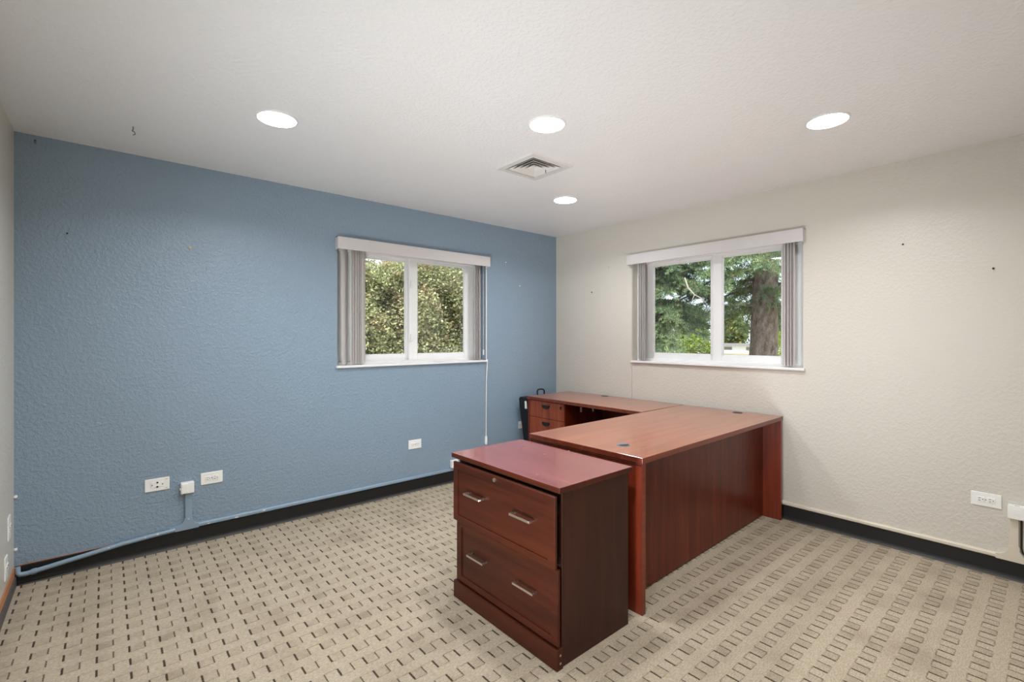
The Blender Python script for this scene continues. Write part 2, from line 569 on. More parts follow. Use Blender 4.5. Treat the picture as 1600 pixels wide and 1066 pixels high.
vane_me = None
def vanes(root, spots):
    global vane_me
    for (x, y, rz) in spots:
        if vane_me is None:
            o = obj('vane', vane_bm(1.122, 2.04), M['vane'], root, smooth=True); vane_me = o.data
        else:
            o = bpy.data.objects.new('vane', vane_me); COL.objects.link(o); o.parent = root
        o.location = (x, y, 0); o.rotation_euler = (0, 0, rz)

R_ = math.radians
b1 = thing('vertical_blind', 'grey vertical blind drawn open around the window in the blue wall', 'blind', (0, 0, 0))
bm = bmesh.new()
V0, V1, VZ0, VZ1, VD = -2.447, -.972, 2.012, 2.106, .062
box(bm, V0, V1, -VD, -VD + .006, VZ0, VZ1, .002); box(bm, V0, V0 + .006, -VD + .006, 0, VZ0, VZ1, .002); box(bm, V1 - .006, V1, -VD + .006, 0, VZ0, VZ1, .002)
box(bm, V0, V1, -VD + .006, 0, VZ1 - .006, VZ1, .002)
obj('valance', bm, M['valance'], b1)
obj('head_rail', B(-2.41, -1.0, -.02, .03, 2.036, 2.058, bev=.003), M['white'], b1)
sp = [(-2.366, .022, R_(-44))] + [(-2.300 + .0150 * i, .022, R_(-40 + 2 * (i % 3))) for i in range(7)]
sp += [(-1.098 + .0145 * i, .022, R_(-34 + 2 * (i % 2))) for i in range(5)]
vanes(b1, sp)
obj('draw_cord', tube(bmesh.new(), [(-.981, -.006, 2.02), (-.981, -.007, 1.12), (-.981, -.028, 1.108), (-.983, -.026, 1.08), (-.985, -.012, .9), (-.985, -.008, .36)], .0042, 8), M['plastic'], b1, True)
obj('cord_weight', tube(bmesh.new(), [(-.985, -.009, .372), (-.985, -.009, .36), (-.985, -.009, .30), (-.985, -.009, .288)], [.006, .012, .0135, .008], 10), M['plastic'], b1, True)
bm = bmesh.new()
tube(bm, [(-1.0, .012, 2.03), (-1.0, .012, 1.20)], .0014, 5)
obj('bead_chain', bm, M['plastic'], b1, True)
obj('chain_weight', tube(bmesh.new(), [(-1.0, .012, 1.215), (-1.0, .012, 1.205), (-1.0, .012, 1.165), (-1.0, .012, 1.158)], [.002, .006, .007, .003], 8), M['plastic'], b1, True)

b2 = thing('vertical_blind', 'grey vertical blind drawn open around the window in the cream wall', 'blind', (0, 0, 0))
bm = bmesh.new()
V0, V1 = -2.470, -.975
box(bm, -VD, -VD + .006, V0, V1, VZ0, VZ1, .002); box(bm, -VD + .006, 0, V0, V0 + .006, VZ0, VZ1, .002); box(bm, -VD + .006, 0, V1 - .006, V1, VZ0, VZ1, .002)
box(bm, -VD + .006, 0, V0, V1, VZ1 - .006, VZ1, .002)
obj('valance', bm, M['valance'], b2)
obj('head_rail', B(-.02, .03, -2.43, -1.02, 2.036, 2.058, bev=.003), M['white'], b2)
sp = [(.022, -2.318 - .020 * i, R_(90 + 30 + 3 * (i % 2))) for i in range(4)]
sp += [(.022, -1.062 - .0125 * i, R_(90 + 32 + 2 * (i % 2))) for i in range(6)]
vanes(b2, sp)
obj('draw_cord', tube(bmesh.new(), [(-.006, -1.0, 2.02), (-.006, -1.0, 1.12), (-.026, -.998, 1.11), (-.024, -.998, 1.08), (-.004, -.998, 1.04), (-.003, -.998, .5)], .0022, 6), M['cream'], b2, True)

# ------------------------------------------------------------------ ceiling lights and vent
LZ = RH
def downlight(loc, label):
    t = thing('recessed_downlight', label, 'light', loc, 0, 'round ceiling downlights')
    bm = bmesh.new()
    n = 40
    prof_ = [(.0985, 0), (.0985, -.003), (.0955, -.0065), (.0905, -.0075), (.0885, -.005), (.0885, 0)]
    rings = [[bm.verts.new((r * math.cos(2 * math.pi * k / n), r * math.sin(2 * math.pi * k / n), z)) for k in range(n)] for r, z in prof_]
    for a, b in zip(rings, rings[1:] + rings[:1]):
        for k in range(n): bm.faces.new((a[k], a[(k + 1) % n], b[(k + 1) % n], b[k]))
    obj('trim_ring', bm, M['white'], t, True)
    obj('diffuser', cyl(bmesh.new(), (0, 0, -.0062), .0884, .0055, 'z', 40), M['glow'], t)
    ld = bpy.data.lights.new('lamp_beam', 'AREA')
    ld.shape = 'DISK'; ld.size = .176; ld.energy = LAMP_W; ld.spread = math.radians(150); ld.color = (.965, .985, 1.0)
    lo = bpy.data.objects.new('lamp_beam', ld); COL.objects.link(lo); lo.parent = t; lo.location = (0, 0, -.009)
    return t
d0 = downlight((-3.135, -1.078, LZ), 'round white ceiling downlight nearest the blue wall, left of the others')
for loc, lab in (((-2.054, -1.922, LZ), 'round white ceiling downlight in the middle of the ceiling, above the square vent'),
                 ((-1.0, -2.884, LZ), 'round white ceiling downlight at the right, over the floor by the cream wall'),
                 ((-.985, -1.055, LZ), 'round white ceiling downlight in the far corner, past the square vent'),
                 ((-3.135, -2.884, LZ), 'round white ceiling downlight just above the top of the view, nearest the viewer')):
    dup(d0, loc, lab)

v = thing('ceiling_vent', 'square white air vent with nested slanted louvers in the ceiling', 'vent', (VX, VY, RH))
def square_ring(bm, r0, z0, r1, z1, t=.002):
    """frustum shell between two squares"""
    def sq(r, z): return [bm.verts.new(p) for p in ((-r, -r, z), (r, -r, z), (r, r, z), (-r, r, z))]
    a, b, c, d = sq(r0, z0), sq(r1, z1), sq(r1, z1 + t), sq(r0, z0 + t)
    for p, q in ((a, b), (b, c), (c, d), (d, a)):
        for k in range(4): bm.faces.new((p[k], p[(k + 1) % 4], q[(k + 1) % 4], q[k]))
bm = bmesh.new()
square_ring(bm, .178, -.001, .172, -.010, .001); square_ring(bm, .172, -.010, .136, -.012, .0015); square_ring(bm, .136, -.012, .131, .02, .002)
obj('vent_frame', bm, M['vent'], v)
for k in range(4):
    r = .118 - .027 * k
    bm = bmesh.new()
    square_ring(bm, r, -.010, r - .026, .016, .0018)
    square_ring(bm, r + .003, -.0105, r, -.0100, .0018)
    obj('louver', bm, M['vent'], v)
obj('louver', B(-.012, .012, -.012, .012, -.004, .004, bev=.002), M['vent'], v)
bm = bmesh.new()
box(bm, -VH, VH, -VH, VH, .10, .105)
for s in (-1, 1):
    box(bm, s * (VH - .002) - .002, s * (VH - .002) + .002, -VH, VH, .022, .1); box(bm, -VH, VH, s * (VH - .002) - .002, s * (VH - .002) + .002, .022, .1)
obj('duct', bm, M['duct'], v)
obj('damper_lever', tube(bmesh.new(), [(.085, -.02, -.006), (.085, -.02, -.02), (.095, -.014, -.022)], .0022, 6), M['slot'], v, True)

# ------------------------------------------------------------------ desk (local: x along the wall-ward length, y towards the blue wall)
ROT = R_(.9)
desk = thing('desk', 'large cherry laminate desk with long front panel and three cable grommets', 'desk', (-1.852, -2.362, 0), ROT)
L_, D_, H_, T_ = 1.815, .782, .756, .029
def veneered(o, mat):
    """edge-banded board: the given veneer on its upper face only"""
    o.data.materials.append(mat)
    for p_ in o.data.polygons:
        if p_.normal.z > .9: p_.material_index = 1
    return o
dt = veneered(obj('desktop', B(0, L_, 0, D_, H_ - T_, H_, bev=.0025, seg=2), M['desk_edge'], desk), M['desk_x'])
def grommet(x, y, mat, parent, label=None, z=H_):
    bm = bmesh.new()
    cyl(bm, (x, y, z - .002), .036, .0045, 'z', 28, .034)
    g = obj('grommet', bm, mat, parent, True)
    bm = cyl(bmesh.new(), (x, y, z + .0024), .027, .0015, 'z', 24)
    if label: g['label'] = label
    bm2 = bmesh.new(); box(bm2, x - .006, x + .028, y - .007, y + .007, z + .003, z + .0052, .001)
    bm.free()
    return g, bm2
def full_grommet(x, y, mat, parent, label):
    g, flap = grommet(x, y, mat, parent, label)
    flap.free()
    return g
full_grommet(.165, .225, M['grom'], dt, 'blue-grey grommet with a half-moon flap')
bm = cyl(bmesh.new(), (.165, .225, H_ + .0020), .030, .0012, 'z', 24)
# the flap covers half the grommet
full_grommet(L_ - .03 - .06, .29, M['blackpl'], dt, 'black grommet')
bm.free()
bm = bmesh.new()
prism(bm, [(.165 + .029 * math.cos(a), .225 + .029 * math.sin(a)) for a in [math.pi * .9 + math.pi * k / 12 for k in range(13)]], H_ + .002, H_ + .0042, 'z')
obj('grommet_flap', bm, M['blackpl'], dt)
PT = .028
e1 = obj('end_panel', B(.004, .004 + PT, .006, D_ - .006, 0, H_ - T_, bev=.0015), M['desk_lit'], desk)
obj('end_panel', B(L_ - PT - .004, L_ - .004, .006, D_ - .006, 0, H_ - T_, bev=.0015), M['desk_lit'], desk)
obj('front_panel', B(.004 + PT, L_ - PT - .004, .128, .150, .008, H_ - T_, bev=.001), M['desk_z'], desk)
obj('panel_edge', B(.0035, .004 + PT + .0005, .0045, .0062, .001, H_ - T_ - .0005), M['desk_edge'], desk)
# dark strip laid in as the shadow line under the top, near end
obj('shadow_line', B(.0025, .0040, .008, D_ - .008, H_ - T_ - .012, H_ - T_ - .007), M['dark'], desk)
for sx in (.06, L_ - .06):
    obj('bracket', B(sx - .012, sx + .012, .118, .128, H_ - T_ - .03, H_ - T_, bev=.001), M['tan'], desk)
obj('screw', cyl(bmesh.new(), (.0015, .47, H_ - .052), .005, .003, 'x', 10), M['plastic'], desk)

# ------------------------------------------------------------------ return with drawer pedestal
ret = thing('desk_return', 'cherry laminate desk return with two-drawer pedestal along the cream wall', 'desk', (-.655, -1.546, 0))
RWd, RLn = .620, 1.311       # along x, along y
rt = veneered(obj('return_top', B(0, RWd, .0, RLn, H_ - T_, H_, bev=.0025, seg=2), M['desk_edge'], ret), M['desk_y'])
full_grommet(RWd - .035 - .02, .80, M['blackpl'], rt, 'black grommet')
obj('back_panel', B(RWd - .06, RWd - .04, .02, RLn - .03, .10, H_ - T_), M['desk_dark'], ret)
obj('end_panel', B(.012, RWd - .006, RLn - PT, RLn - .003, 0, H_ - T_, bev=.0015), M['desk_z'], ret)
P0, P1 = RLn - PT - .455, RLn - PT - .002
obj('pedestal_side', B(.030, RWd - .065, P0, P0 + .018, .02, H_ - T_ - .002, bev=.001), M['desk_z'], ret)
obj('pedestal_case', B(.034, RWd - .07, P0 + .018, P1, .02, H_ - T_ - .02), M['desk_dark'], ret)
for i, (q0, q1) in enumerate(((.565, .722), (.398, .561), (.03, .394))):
    dr = obj('drawer', B(.014, .033, P0 + .003, P1 - .001, q0, q1, bev=.0015), M['drawer_lit'], ret)
    if i < 2:
        # half-moon scoop pull
        yc, zc = (P0 + P1) / 2 + .004, q1 - .045
        poly = [(yc - .046, zc + .012), (yc + .046, zc + .012)] + [(yc + .046 * math.cos(a), zc + .008 - .030 * math.sin(a)) for a in [math.pi * k / 10 for k in range(0, 11)]]
        bm = bmesh.new(); prism(bm, poly, .003, .0142, 'x')
        obj('scoop_handle', bm, M['blackpl'], dr)
        obj('handle_lip', B(-.004, .006, yc - .043, yc + .043, zc + .006, zc + .013, bev=.002), M['blackpl'], dr)
    if i == 0:
        poly = [(P0 + .052, .688), (P0 + .040, .700), (P0 + .028, .688), (P0 + .040, .668)]
        obj('lock', prism(bmesh.new(), poly, .009, .0142, 'x'), M['blackpl'], dr)
for xx, zz, hh_ in ((.245, .630, .046), (.418, .618, .034)):
    obj('clip', B(xx - .011, xx + .011, P0 - .007, P0, zz, zz + hh_, bev=.002), M['plastic'], ret)

# ------------------------------------------------------------------ lateral file cabinet
fc = thing('file_cabinet', 'dark mahogany two-drawer file cabinet with upper drawer ajar in front of the desk', 'cabinet', (-2.425, -2.365, 0))
FX, FY = .487, .775          # overall top size (x depth, y width)
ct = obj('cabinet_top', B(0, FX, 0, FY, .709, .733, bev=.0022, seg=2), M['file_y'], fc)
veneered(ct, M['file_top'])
def fcb(*a, **k): return B(*a, **k)
Y0, Y1 = .014, .742
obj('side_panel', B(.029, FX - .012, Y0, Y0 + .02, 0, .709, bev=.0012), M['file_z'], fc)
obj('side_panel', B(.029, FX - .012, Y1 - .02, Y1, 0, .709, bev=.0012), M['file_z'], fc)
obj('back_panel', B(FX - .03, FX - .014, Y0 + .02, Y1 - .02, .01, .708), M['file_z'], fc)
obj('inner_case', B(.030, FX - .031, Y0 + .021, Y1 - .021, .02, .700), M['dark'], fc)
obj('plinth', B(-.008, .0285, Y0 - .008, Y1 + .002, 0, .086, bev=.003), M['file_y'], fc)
for k in range(2):
    obj('levelling_screw', cyl(bmesh.new(), (.012, Y0 - .0085, .028 + .032 * k), .005, .003, 'y', 10), M['nickel'], fc)

def drawer_front(xf, y0, y1, z0, z1, lock):
    """shaker front: a frame around a recessed panel, moulded step; xf = front plane"""
    bm = bmesh.new()
    t, w = .013, .040
    st = .0055
    def ring(ya, yb, za, zb, x): return [bm.verts.new((x, y, z)) for y, z in ((ya, za), (yb, za), (yb, zb), (ya, zb))]
    b = .002
    back = ring(y0, y1, z0, z1, xf + t)
    o0 = ring(y0, y1, z0, z1, xf + b)
    o1 = ring(y0 + b, y1 - b, z0 + b, z1 - b, xf)
    i0 = ring(y0 + w, y1 - w, z0 + w * .8, z1 - w * .8, xf)
    i1 = ring(y0 + w + .0008, y1 - w - .0008, z0 + w * .8 + .0008, z1 - w * .8 - .0008, xf + st)
    for a, c in ((back, o0), (o0, o1), (o1, i0), (i0, i1)):
        for k in range(4): bm.faces.new((a[k], a[(k + 1) % 4], c[(k + 1) % 4], c[k]))
    bm.faces.new(i1); bm.faces.new(back)
    d = obj('drawer', bm, M['file_y'], fc)
    zc = (z0 + z1) / 2 + .018
    W_ = y1 - y0
    for yc in (y0 + W_ * .255, y0 + W_ * .733):
        bm = bmesh.new()
        box(bm, xf - .030, xf - .021, yc - .064, yc + .064, zc - .005, zc + .005, .001)
        for s in (-1, 1):
            box(bm, xf - .022, xf + st, yc + s * .059 - .005, yc + s * .059 + .005, zc - .005, zc + .005, .001)
        obj('bar_handle', bm, M['nickel'], d)
    if lock:
        bm = cyl(bmesh.new(), (xf - .006, y0 + W_ * .528, z1 - .018), .009, .0065, 'x', 16)
        obj('lock', bm, M['nickel'], d, True)
    return d
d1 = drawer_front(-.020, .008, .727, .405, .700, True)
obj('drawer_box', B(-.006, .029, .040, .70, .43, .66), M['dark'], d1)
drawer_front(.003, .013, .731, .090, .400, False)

# ------------------------------------------------------------------ black case in the corner
case = thing('rolling_case', 'black upright case with loop handle squeezed between desk return and blue wall', 'case', (-.60, -.125, 0))
bm = bmesh.new()
# side outline leans: wider at the top
def cs(z, x0, x1, y0, y1): return [bm.verts.new(p) for p in ((x0, y0, z), (x1, y0, z), (x1, y1, z), (x0, y1, z))]
secs = [cs(.03, .085, .42, -.07, .05), cs(.30, .045, .42, -.075, .055), cs(.60, .0, .42, -.08, .06), cs(.715, -.012, .42, -.085, .062), cs(.728, -.004, .41, -.078, .055)]
for a, b in zip(secs, secs[1:]):
    for k in range(4): bm.faces.new((a[k], a[(k + 1) % 4], b[(k + 1) % 4], b[k]))
bm.faces.new(secs[0]); bm.faces.new(secs[-1])
bmesh.ops.bevel(bm, geom=[e for e in bm.edges], offset=.006, segments=2, affect='EDGES')
obj('shell', bm, M['blackcase'], case, True)
obj('handle', tube(bmesh.new(), [(.215, .02, .722), (.212, .02, .77), (.222, .02, .785), (.24, .02, .789), (.285, .02, .787), (.305, .02, .779), (.312, .02, .765), (.312, .02, .722)], .0075, 8), M['blackcase'], case, True)
bm = bmesh.new()
prism(bm, [(-.0175, .62), (-.0035, .62), (-.0155, .695), (-.0205, .695)], -.062, -.040, 'y')
obj('label_strip', bm, M['plastic'], case)
for yy in (-.05, .03):
    obj('wheel', cyl(bmesh.new(), (.12, yy, .028), .028, .018, 'y', 16), M['blackpl'], case, True)
    obj('wheel', cyl(bmesh.new(), (.38, yy, .028), .028, .018, 'y', 16), M['blackpl'], case, True)

# ------------------------------------------------------------------ outlets
def outlet(loc, rz, label, style='duplex', w=.124, h=.078):
    """wide plate lying horizontally; local x along the wall, -y into the room"""
    t = thing('wall_outlet', label, 'outlet', loc, rz)
    pl_ = obj('cover_plate', B(-w / 2, w / 2, -.006, 0, -h / 2, h / 2, bev=.003, seg=2), M['plastic'], t)
    if style == 'duplex':
        for s in (-1, 1):
            so = obj('socket', B(s * .021 - .0165, s * .021 + .0165, -.0085, -.005, -.0145, .0145, bev=.003, seg=2), M['plastic'], t)
            bm = bmesh.new()
            box(bm, s * .021 - .009, s * .021 - .0005, -.0092, -.0084, .005, .0075); box(bm, s * .021 - .009, s * .021 - .0005, -.0092, -.0084, -.0075, -.005)
            cyl(bm, (s * .021 + .008, -.0092, 0), .0026, .0008, 'y', 10)
            obj('slots', bm, M['slot'], so)
        obj('screw', cyl(bmesh.new(), (0, -.0075, 0), .003, .002, 'y', 10), M['metal'], t)
    else:
        so = obj('socket', B(-.034, .034, -.0082, -.005, -.017, .017, bev=.003, seg=2), M['plastic'], t)
        bm = bmesh.new()
        cyl(bm, (0, -.0092, .013), .0055, .0012, 'y', 12); cyl(bm, (0, -.0092, -.013), .0055, .0012, 'y', 12)
        obj('slots', bm, M['slot'], so)
        for s in (-1, 1): obj('screw', cyl(bmesh.new(), (s * .026, -.0095, 0), .0035, .002, 'y', 10), M['metal'], t)
        for q in (.0275, -.0275): obj('mark', B(.040, .052, -.0068, -.0058, q - .0015, q + .0015), M['tan'], t)
    return t
outlet((-3.550, 0, .418), 0, 'white wall outlet left of the small raceway box on the blue wall', 'single')
outlet((-3.261, 0, .405), 0, 'white wall outlet right of the small raceway box on the blue wall')
outlet((-1.757, 0, .405), 0, 'white wall outlet alone under the window of the blue wall')
outlet((-.525, 0, .425), 0, 'white wall outlet half hidden by the black case on the blue wall', 'duplex', .07, .075)
outlet((0, -3.381, .411), R_(-90), 'white wall outlet on the cream wall right of the desk')
outlet((-RW, -.205, .372), R_(90), 'upper white outlet on the narrow wall at the left edge', 'duplex', .078, .12)
outlet((-RW, -.30, .205), R_(90), 'lower white outlet on the narrow wall at the left edge', 'duplex', .078, .11)

# ------------------------------------------------------------------ surface raceways
def half_round(h, d):
    return [(0, 0), (-d * .7, .0), (-d, h * .2), (-d, h * .72), (-d * .75, h), (0, h)]
rw = thing('cable_raceway', 'blue painted cable raceway running above the black base of the blue wall', 'raceway', (0, -.0015, 0))
bm = bmesh.new()
obj('channel', prism(bmesh.new(), [(y, z + .104) for y, z in half_round(.026, .017)], -3.345, -.03, 'x'), M['conduit'], rw)
# loose, sagging end at the left
pts = [(-3.46, -.0155, .116), (-3.56, -.016, .112), (-3.72, -.020, .103), (-3.90, -.028, .085), (-4.06, -.034, .068), (-4.10, -.034, .064)]
obj('channel', tube(bmesh.new(), pts, .0125, 10), M['conduit'], rw, True)
obj('elbow', tube(bmesh.new(), [(-4.085, -.034, .065), (-4.115, -.034, .062), (-4.14, -.036, .064), (-4.150, -.034, .075), (-4.1515, -.030, .105)], .0125, 10), M['conduit'], rw, True)
obj('coupling', tube(bmesh.new(), [(-4.098, -.034, .064), (-4.078, -.034, .066)], .0155, 12), M['conduit'], rw, True)
# T fitting
def arc(cx_, cz_, r, a0, a1, n=7): return [(cx_ + r * math.cos(a0 + (a1 - a0) * k / n), cz_ + r * math.sin(a0 + (a1 - a0) * k / n)) for k in range(n + 1)]
poly = [(-3.49, .103), (-3.335, .103), (-3.335, .131)] + arc(-3.335, .165, .034, -math.pi / 2, -math.pi, 5) + [(-3.369, .175), (-3.411, .175)] + arc(-3.455, .180, .044, -.05, -math.pi / 2, 6) + [(-3.49, .131)]
obj('tee_fitting', prism(bmesh.new(), poly, -.019, 0, 'y'), M['conduit'], rw)
bm = bmesh.new(); box(bm, -3.409, -3.371, -.016, 0, .17, .340, .003)
obj('riser', bm, M['conduit'], rw)
bx = obj('junction_box', B(-3.432, -3.362, -.038, 0, .338, .408, bev=.003, seg=2), M['plastic'], rw)
bx['label'] = 'white square box on the riser'
obj('jack_cover', B(-3.428, -3.395, -.041, -.037, .344, .402, bev=.001), M['plastic'], bx)
obj('side_plug', B(-3.438, -3.431, -.03, -.016, .362, .376, bev=.002), M['plastic'], bx)
rng = random.Random(4)
for (x, y, z) in ((-3.475, -.0185, .122), (-3.39, -.0195, .168), (-3.55, -.0285, .117), (-3.61, -.029, .113), (-3.78, -.034, .101), (-3.28, -.0175, .112), (-3.12, -.0175, .112), (-2.95, -.0175, .12)):
    w = rng.uniform(.004, .010)
    obj('paint_chip', B(x - w, x + w, y - .0012, y + .004, z - w * .45, z + w * .45, bev=.001), M['chip'], rw)
obj('junction_box', B(-1.395, -1.325, -.034, 0, .135, .205, bev=.003, seg=2), M['plastic'], rw)

rw2 = thing('cable_raceway', 'cream cable raceway running above the black base of the cream wall', 'raceway', (-.0015, 0, 0))
obj('channel', prism(bmesh.new(), [(y, z + .104) for y, z in half_round(.026, .020)], -3.42, -1.59, 'y'), M['conduitc'], rw2)
poly = [(-3.42, .103), (-3.42, .131)] + arc(-3.42, .181, .050, math.pi / 2 * -1, -math.pi, 6)[0:] + [(-3.470, .19), (-3.512, .19), (-3.512, .165)] + [(-3.53, .135), (-3.60, .131), (-3.60, .103)]
obj('tee_fitting', prism(bmesh.new(), poly, -.022, 0, 'x'), M['conduitc'], rw2)
obj('channel', prism(bmesh.new(), [(y, z + .104) for y, z in half_round(.026, .020)], -RD, -3.60, 'y'), M['conduitc'], rw2)
obj('riser', B(-.018, 0, -3.510, -3.472, .188, .345, bev=.003), M['conduitc'], rw2)
bx = obj('junction_box', B(-.045, 0, -3.585, -3.468, .343, .415, bev=.003, seg=2), M['plastic'], rw2)
bx['label'] = 'white surface box on the riser'
for yy in (-3.50, -3.55):
    obj('jack', B(-.0462, -.0445, yy - .016, yy + .012, .37, .40, bev=.0005), M['plastic'], bx)
    obj('jack_mark', B(-.036, -.026, yy - .012, yy + .006, .4145, .4158), M['tan'], bx)
tag(obj('dark_line', tube(bmesh.new(), [(-.026, -3.5195, .340), (-.0275, -3.5195, .25), (-.029, -3.5195, .19), (-.031, -3.524, .165), (-.032, -3.538, .150), (-.032, -3.60, .145), (-.032, -3.75, .145)], .0045, 8), M['slot'], None, True),  # thin dark tube beside the riser, hooking right at its bottom
    'dark thin line dropping from the white surface box on the cream wall', 'cord')

# ------------------------------------------------------------------ small wall hardware
def small(name, label, cat, bm, mat, smooth=True): return tag(obj(name, bm, mat, None, smooth), label, cat)
small('wall_anchor', 'tan plastic anchor left in the upper middle of the blue wall', 'anchor', cyl(bmesh.new(), (-3.38, -.010, 1.911), .008, .010, 'y', 12, .006), M['tan'])
small('nail', 'dark nail high at the left of the blue wall', 'nail', cyl(bmesh.new(), (-3.958, -.008, 1.92), .0045, .008, 'y', 10), M['slot'])
small('nail', 'pale nail near the top of the blue wall, right of the window valance', 'nail', cyl(bmesh.new(), (-.73, -.008, 2.088), .005, .008, 'y', 10), M['plastic'])
small('nail', 'pale nail right of the blue wall window, below another pale nail', 'nail', cyl(bmesh.new(), (-.541, -.008, 1.862), .005, .008, 'y', 10), M['plastic'])
small('nail', 'dark nail on the cream wall between the corner and the window', 'nail', cyl(bmesh.new(), (-.008, -.51, 1.793), .006, .008, 'x', 10), M['slot'])
small('nail', 'small nail on the cream wall just left of the window valance', 'nail', cyl(bmesh.new(), (-.008, -.722, 2.026), .004, .008, 'x', 10), M['tan'])
small('nail', 'dark nail high on the cream wall right of the window', 'nail', cyl(bmesh.new(), (-.008, -3.012, 1.915), .005, .008, 'x', 10), M['slot'])
small('nail', 'dark nail on the cream wall close to the right edge', 'nail', cyl(bmesh.new(), (-.008, -3.41, 1.72), .005, .008, 'x', 10), M['slot'])
small('ceiling_hook', 'small bent wire hook in the ceiling near the left corner', 'hook', tube(bmesh.new(), [(-3.684, -.485, 2.441), (-3.684, -.485, 2.425), (-3.688, -.49, 2.415), (-3.68, -.50, 2.41), (-3.675, -.495, 2.40), (-3.685, -.49, 2.394)], .0025, 6), M['metal'])
small('wall_hook', 'small grey hook at the top left of the blue wall', 'hook', tube(bmesh.new(), [(-4.085, 0, 2.41), (-4.085, -.014, 2.41), (-4.085, -.018, 2.40), (-4.085, -.012, 2.392)], .004, 6), M['metal'])
for z, w in ((.477, 'upper'), (.193, 'lower')):
    small('cable_clip', w + ' white cable clip in the corner at the left edge', 'clip', B(-RW, -RW + .014, -.014, 0, z - .007, z + .007, bev=.003), M['plastic'])

# ------------------------------------------------------------------ outdoors
rs = np.random.RandomState(7)
GZ = -.35
struct(obj('ground', B(-60, 120, -60, 120, GZ - .1, GZ), M['ground']))
struct(obj('bounce_slab', box(box(bmesh.new(), -6, 4.0, WT + .01, 2.9, GZ, GZ + .04), WT + .01, 3.4, -7, WT + .01, GZ, GZ + .04), M['pave']))  # unseen pale slab, added to bounce sunlight up through the windows
struct(obj('road', B(44, 52, -50, 90, GZ, GZ + .02), M['pave']))

def leaf_cloud(pts, size, rs, aspect=.55, updown=.6):
    """one folded leaf (two triangles pairs) per point, random facing"""
    n = len(pts)
    d = rs.normal(size=(n, 3)); d[:, 2] *= updown; d /= np.linalg.norm(d, axis=1)[:, None]
    q = rs.normal(size=(n, 3)); s = np.cross(d, q); s /= np.linalg.norm(s, axis=1)[:, None]
    nn = np.cross(d, s)
    L = size * rs.uniform(.65, 1.35, n)[:, None]
    Wd = L * aspect
    p0 = pts; p2 = pts + d * L
    p1 = pts + d * L * .45 + s * Wd * .5 + nn * Wd * .12
    p3 = pts + d * L * .45 - s * Wd * .5 + nn * Wd * .12
    V = np.stack([p0, p1, p2, p3], 1).reshape(-1, 3)
    F = np.arange(4 * n).reshape(n, 4)
    return V, F

# hedge beyond the blue wall's window
hed = thing('hedge', 'tall dense olive and brown leafed hedge outside the blue wall window', 'hedge', (0, 3.6, GZ))
cl = []
for k in range(520):
    x = rs.uniform(-2.9, 2.7); y = rs.uniform(-.55, .9); z = rs.uniform(.2, 2.75)
    if y < 0: y *= .5 + .5 * (1 - abs(z - 1.5) / 1.5)
    cl.append((x, y, z, rs.uniform(.22, .42)))
P_ = []
for (x, y, z, r) in cl:
    n = int(900 * (r / .32) ** 2)
    d = rs.normal(size=(n, 3)); d /= np.linalg.norm(d, axis=1)[:, None]
    P_.append(np.array([x, y, z]) + d * r * rs.uniform(.55, 1.08, (n, 1)))
P_ = np.concatenate(P_)
# loose sprays on top
m = 16000
tx = rs.uniform(-2.9, 2.7, m)
hh = 2.95 + .16 * np.sin(tx * 2.3) + .12 * np.sin(tx * 5.1 + 1)
top = np.stack([tx, rs.uniform(-.5, .8, m), hh - np.abs(rs.normal(0, .16, m))], 1)
P_ = np.concatenate([P_, top])
V, F = leaf_cloud(P_, .050, rs)
stuff(raw('foliage', V, F, M['hedge'], hed))
bm = bmesh.new()
for k in range(26):
    x = -2.8 + k * .21 + rs.uniform(-.1, .1)
    tube(bm, [(x, .2, 0), (x + rs.uniform(-.1, .1), .15, .9), (x + rs.uniform(-.35, .35), rs.uniform(-.3, .3), 1.9), (x + rs.uniform(-.6, .6), rs.uniform(-.4, .4), 2.6)], [.04, .03, .018, .006], 5)
for k in range(60):
    x = rs.uniform(-2.7, 2.6); z = rs.uniform(.5, 2.4)
    tube(bm, [(x, .1, z), (x + rs.uniform(-.3, .3), -.25, z + .15), (x + rs.uniform(-.5, .5), -.55, z + rs.uniform(.0, .4))], [.012, .008, .003], 4)
stuff(obj('stems', bm, M['bark'], hed))

# spruces beyond the cream wall's window
def needle_spray(rs, n=46):
    """flat drooping twig of needles: thin triangles around an axis, unit length along +x"""
    T = []
    for k in range(n):
        t = k / n
        a = rs.uniform(0, 2 * math.pi)
        b = np.array([t, 0, 0])
        side = np.array([.35, math.cos(a), math.sin(a)]); side /= np.linalg.norm(side)
        l = .26 * (1 - .45 * t) * rs.uniform(.7, 1.2)
        w = np.cross(side, [0, 0, 1.0]); nw = np.linalg.norm(w); w = w / nw if nw > 1e-6 else np.array([0, 1.0, 0])
        T.append([b - w * .022, b + w * .022, b + side * l])
    return np.array(T)      # n,3,3

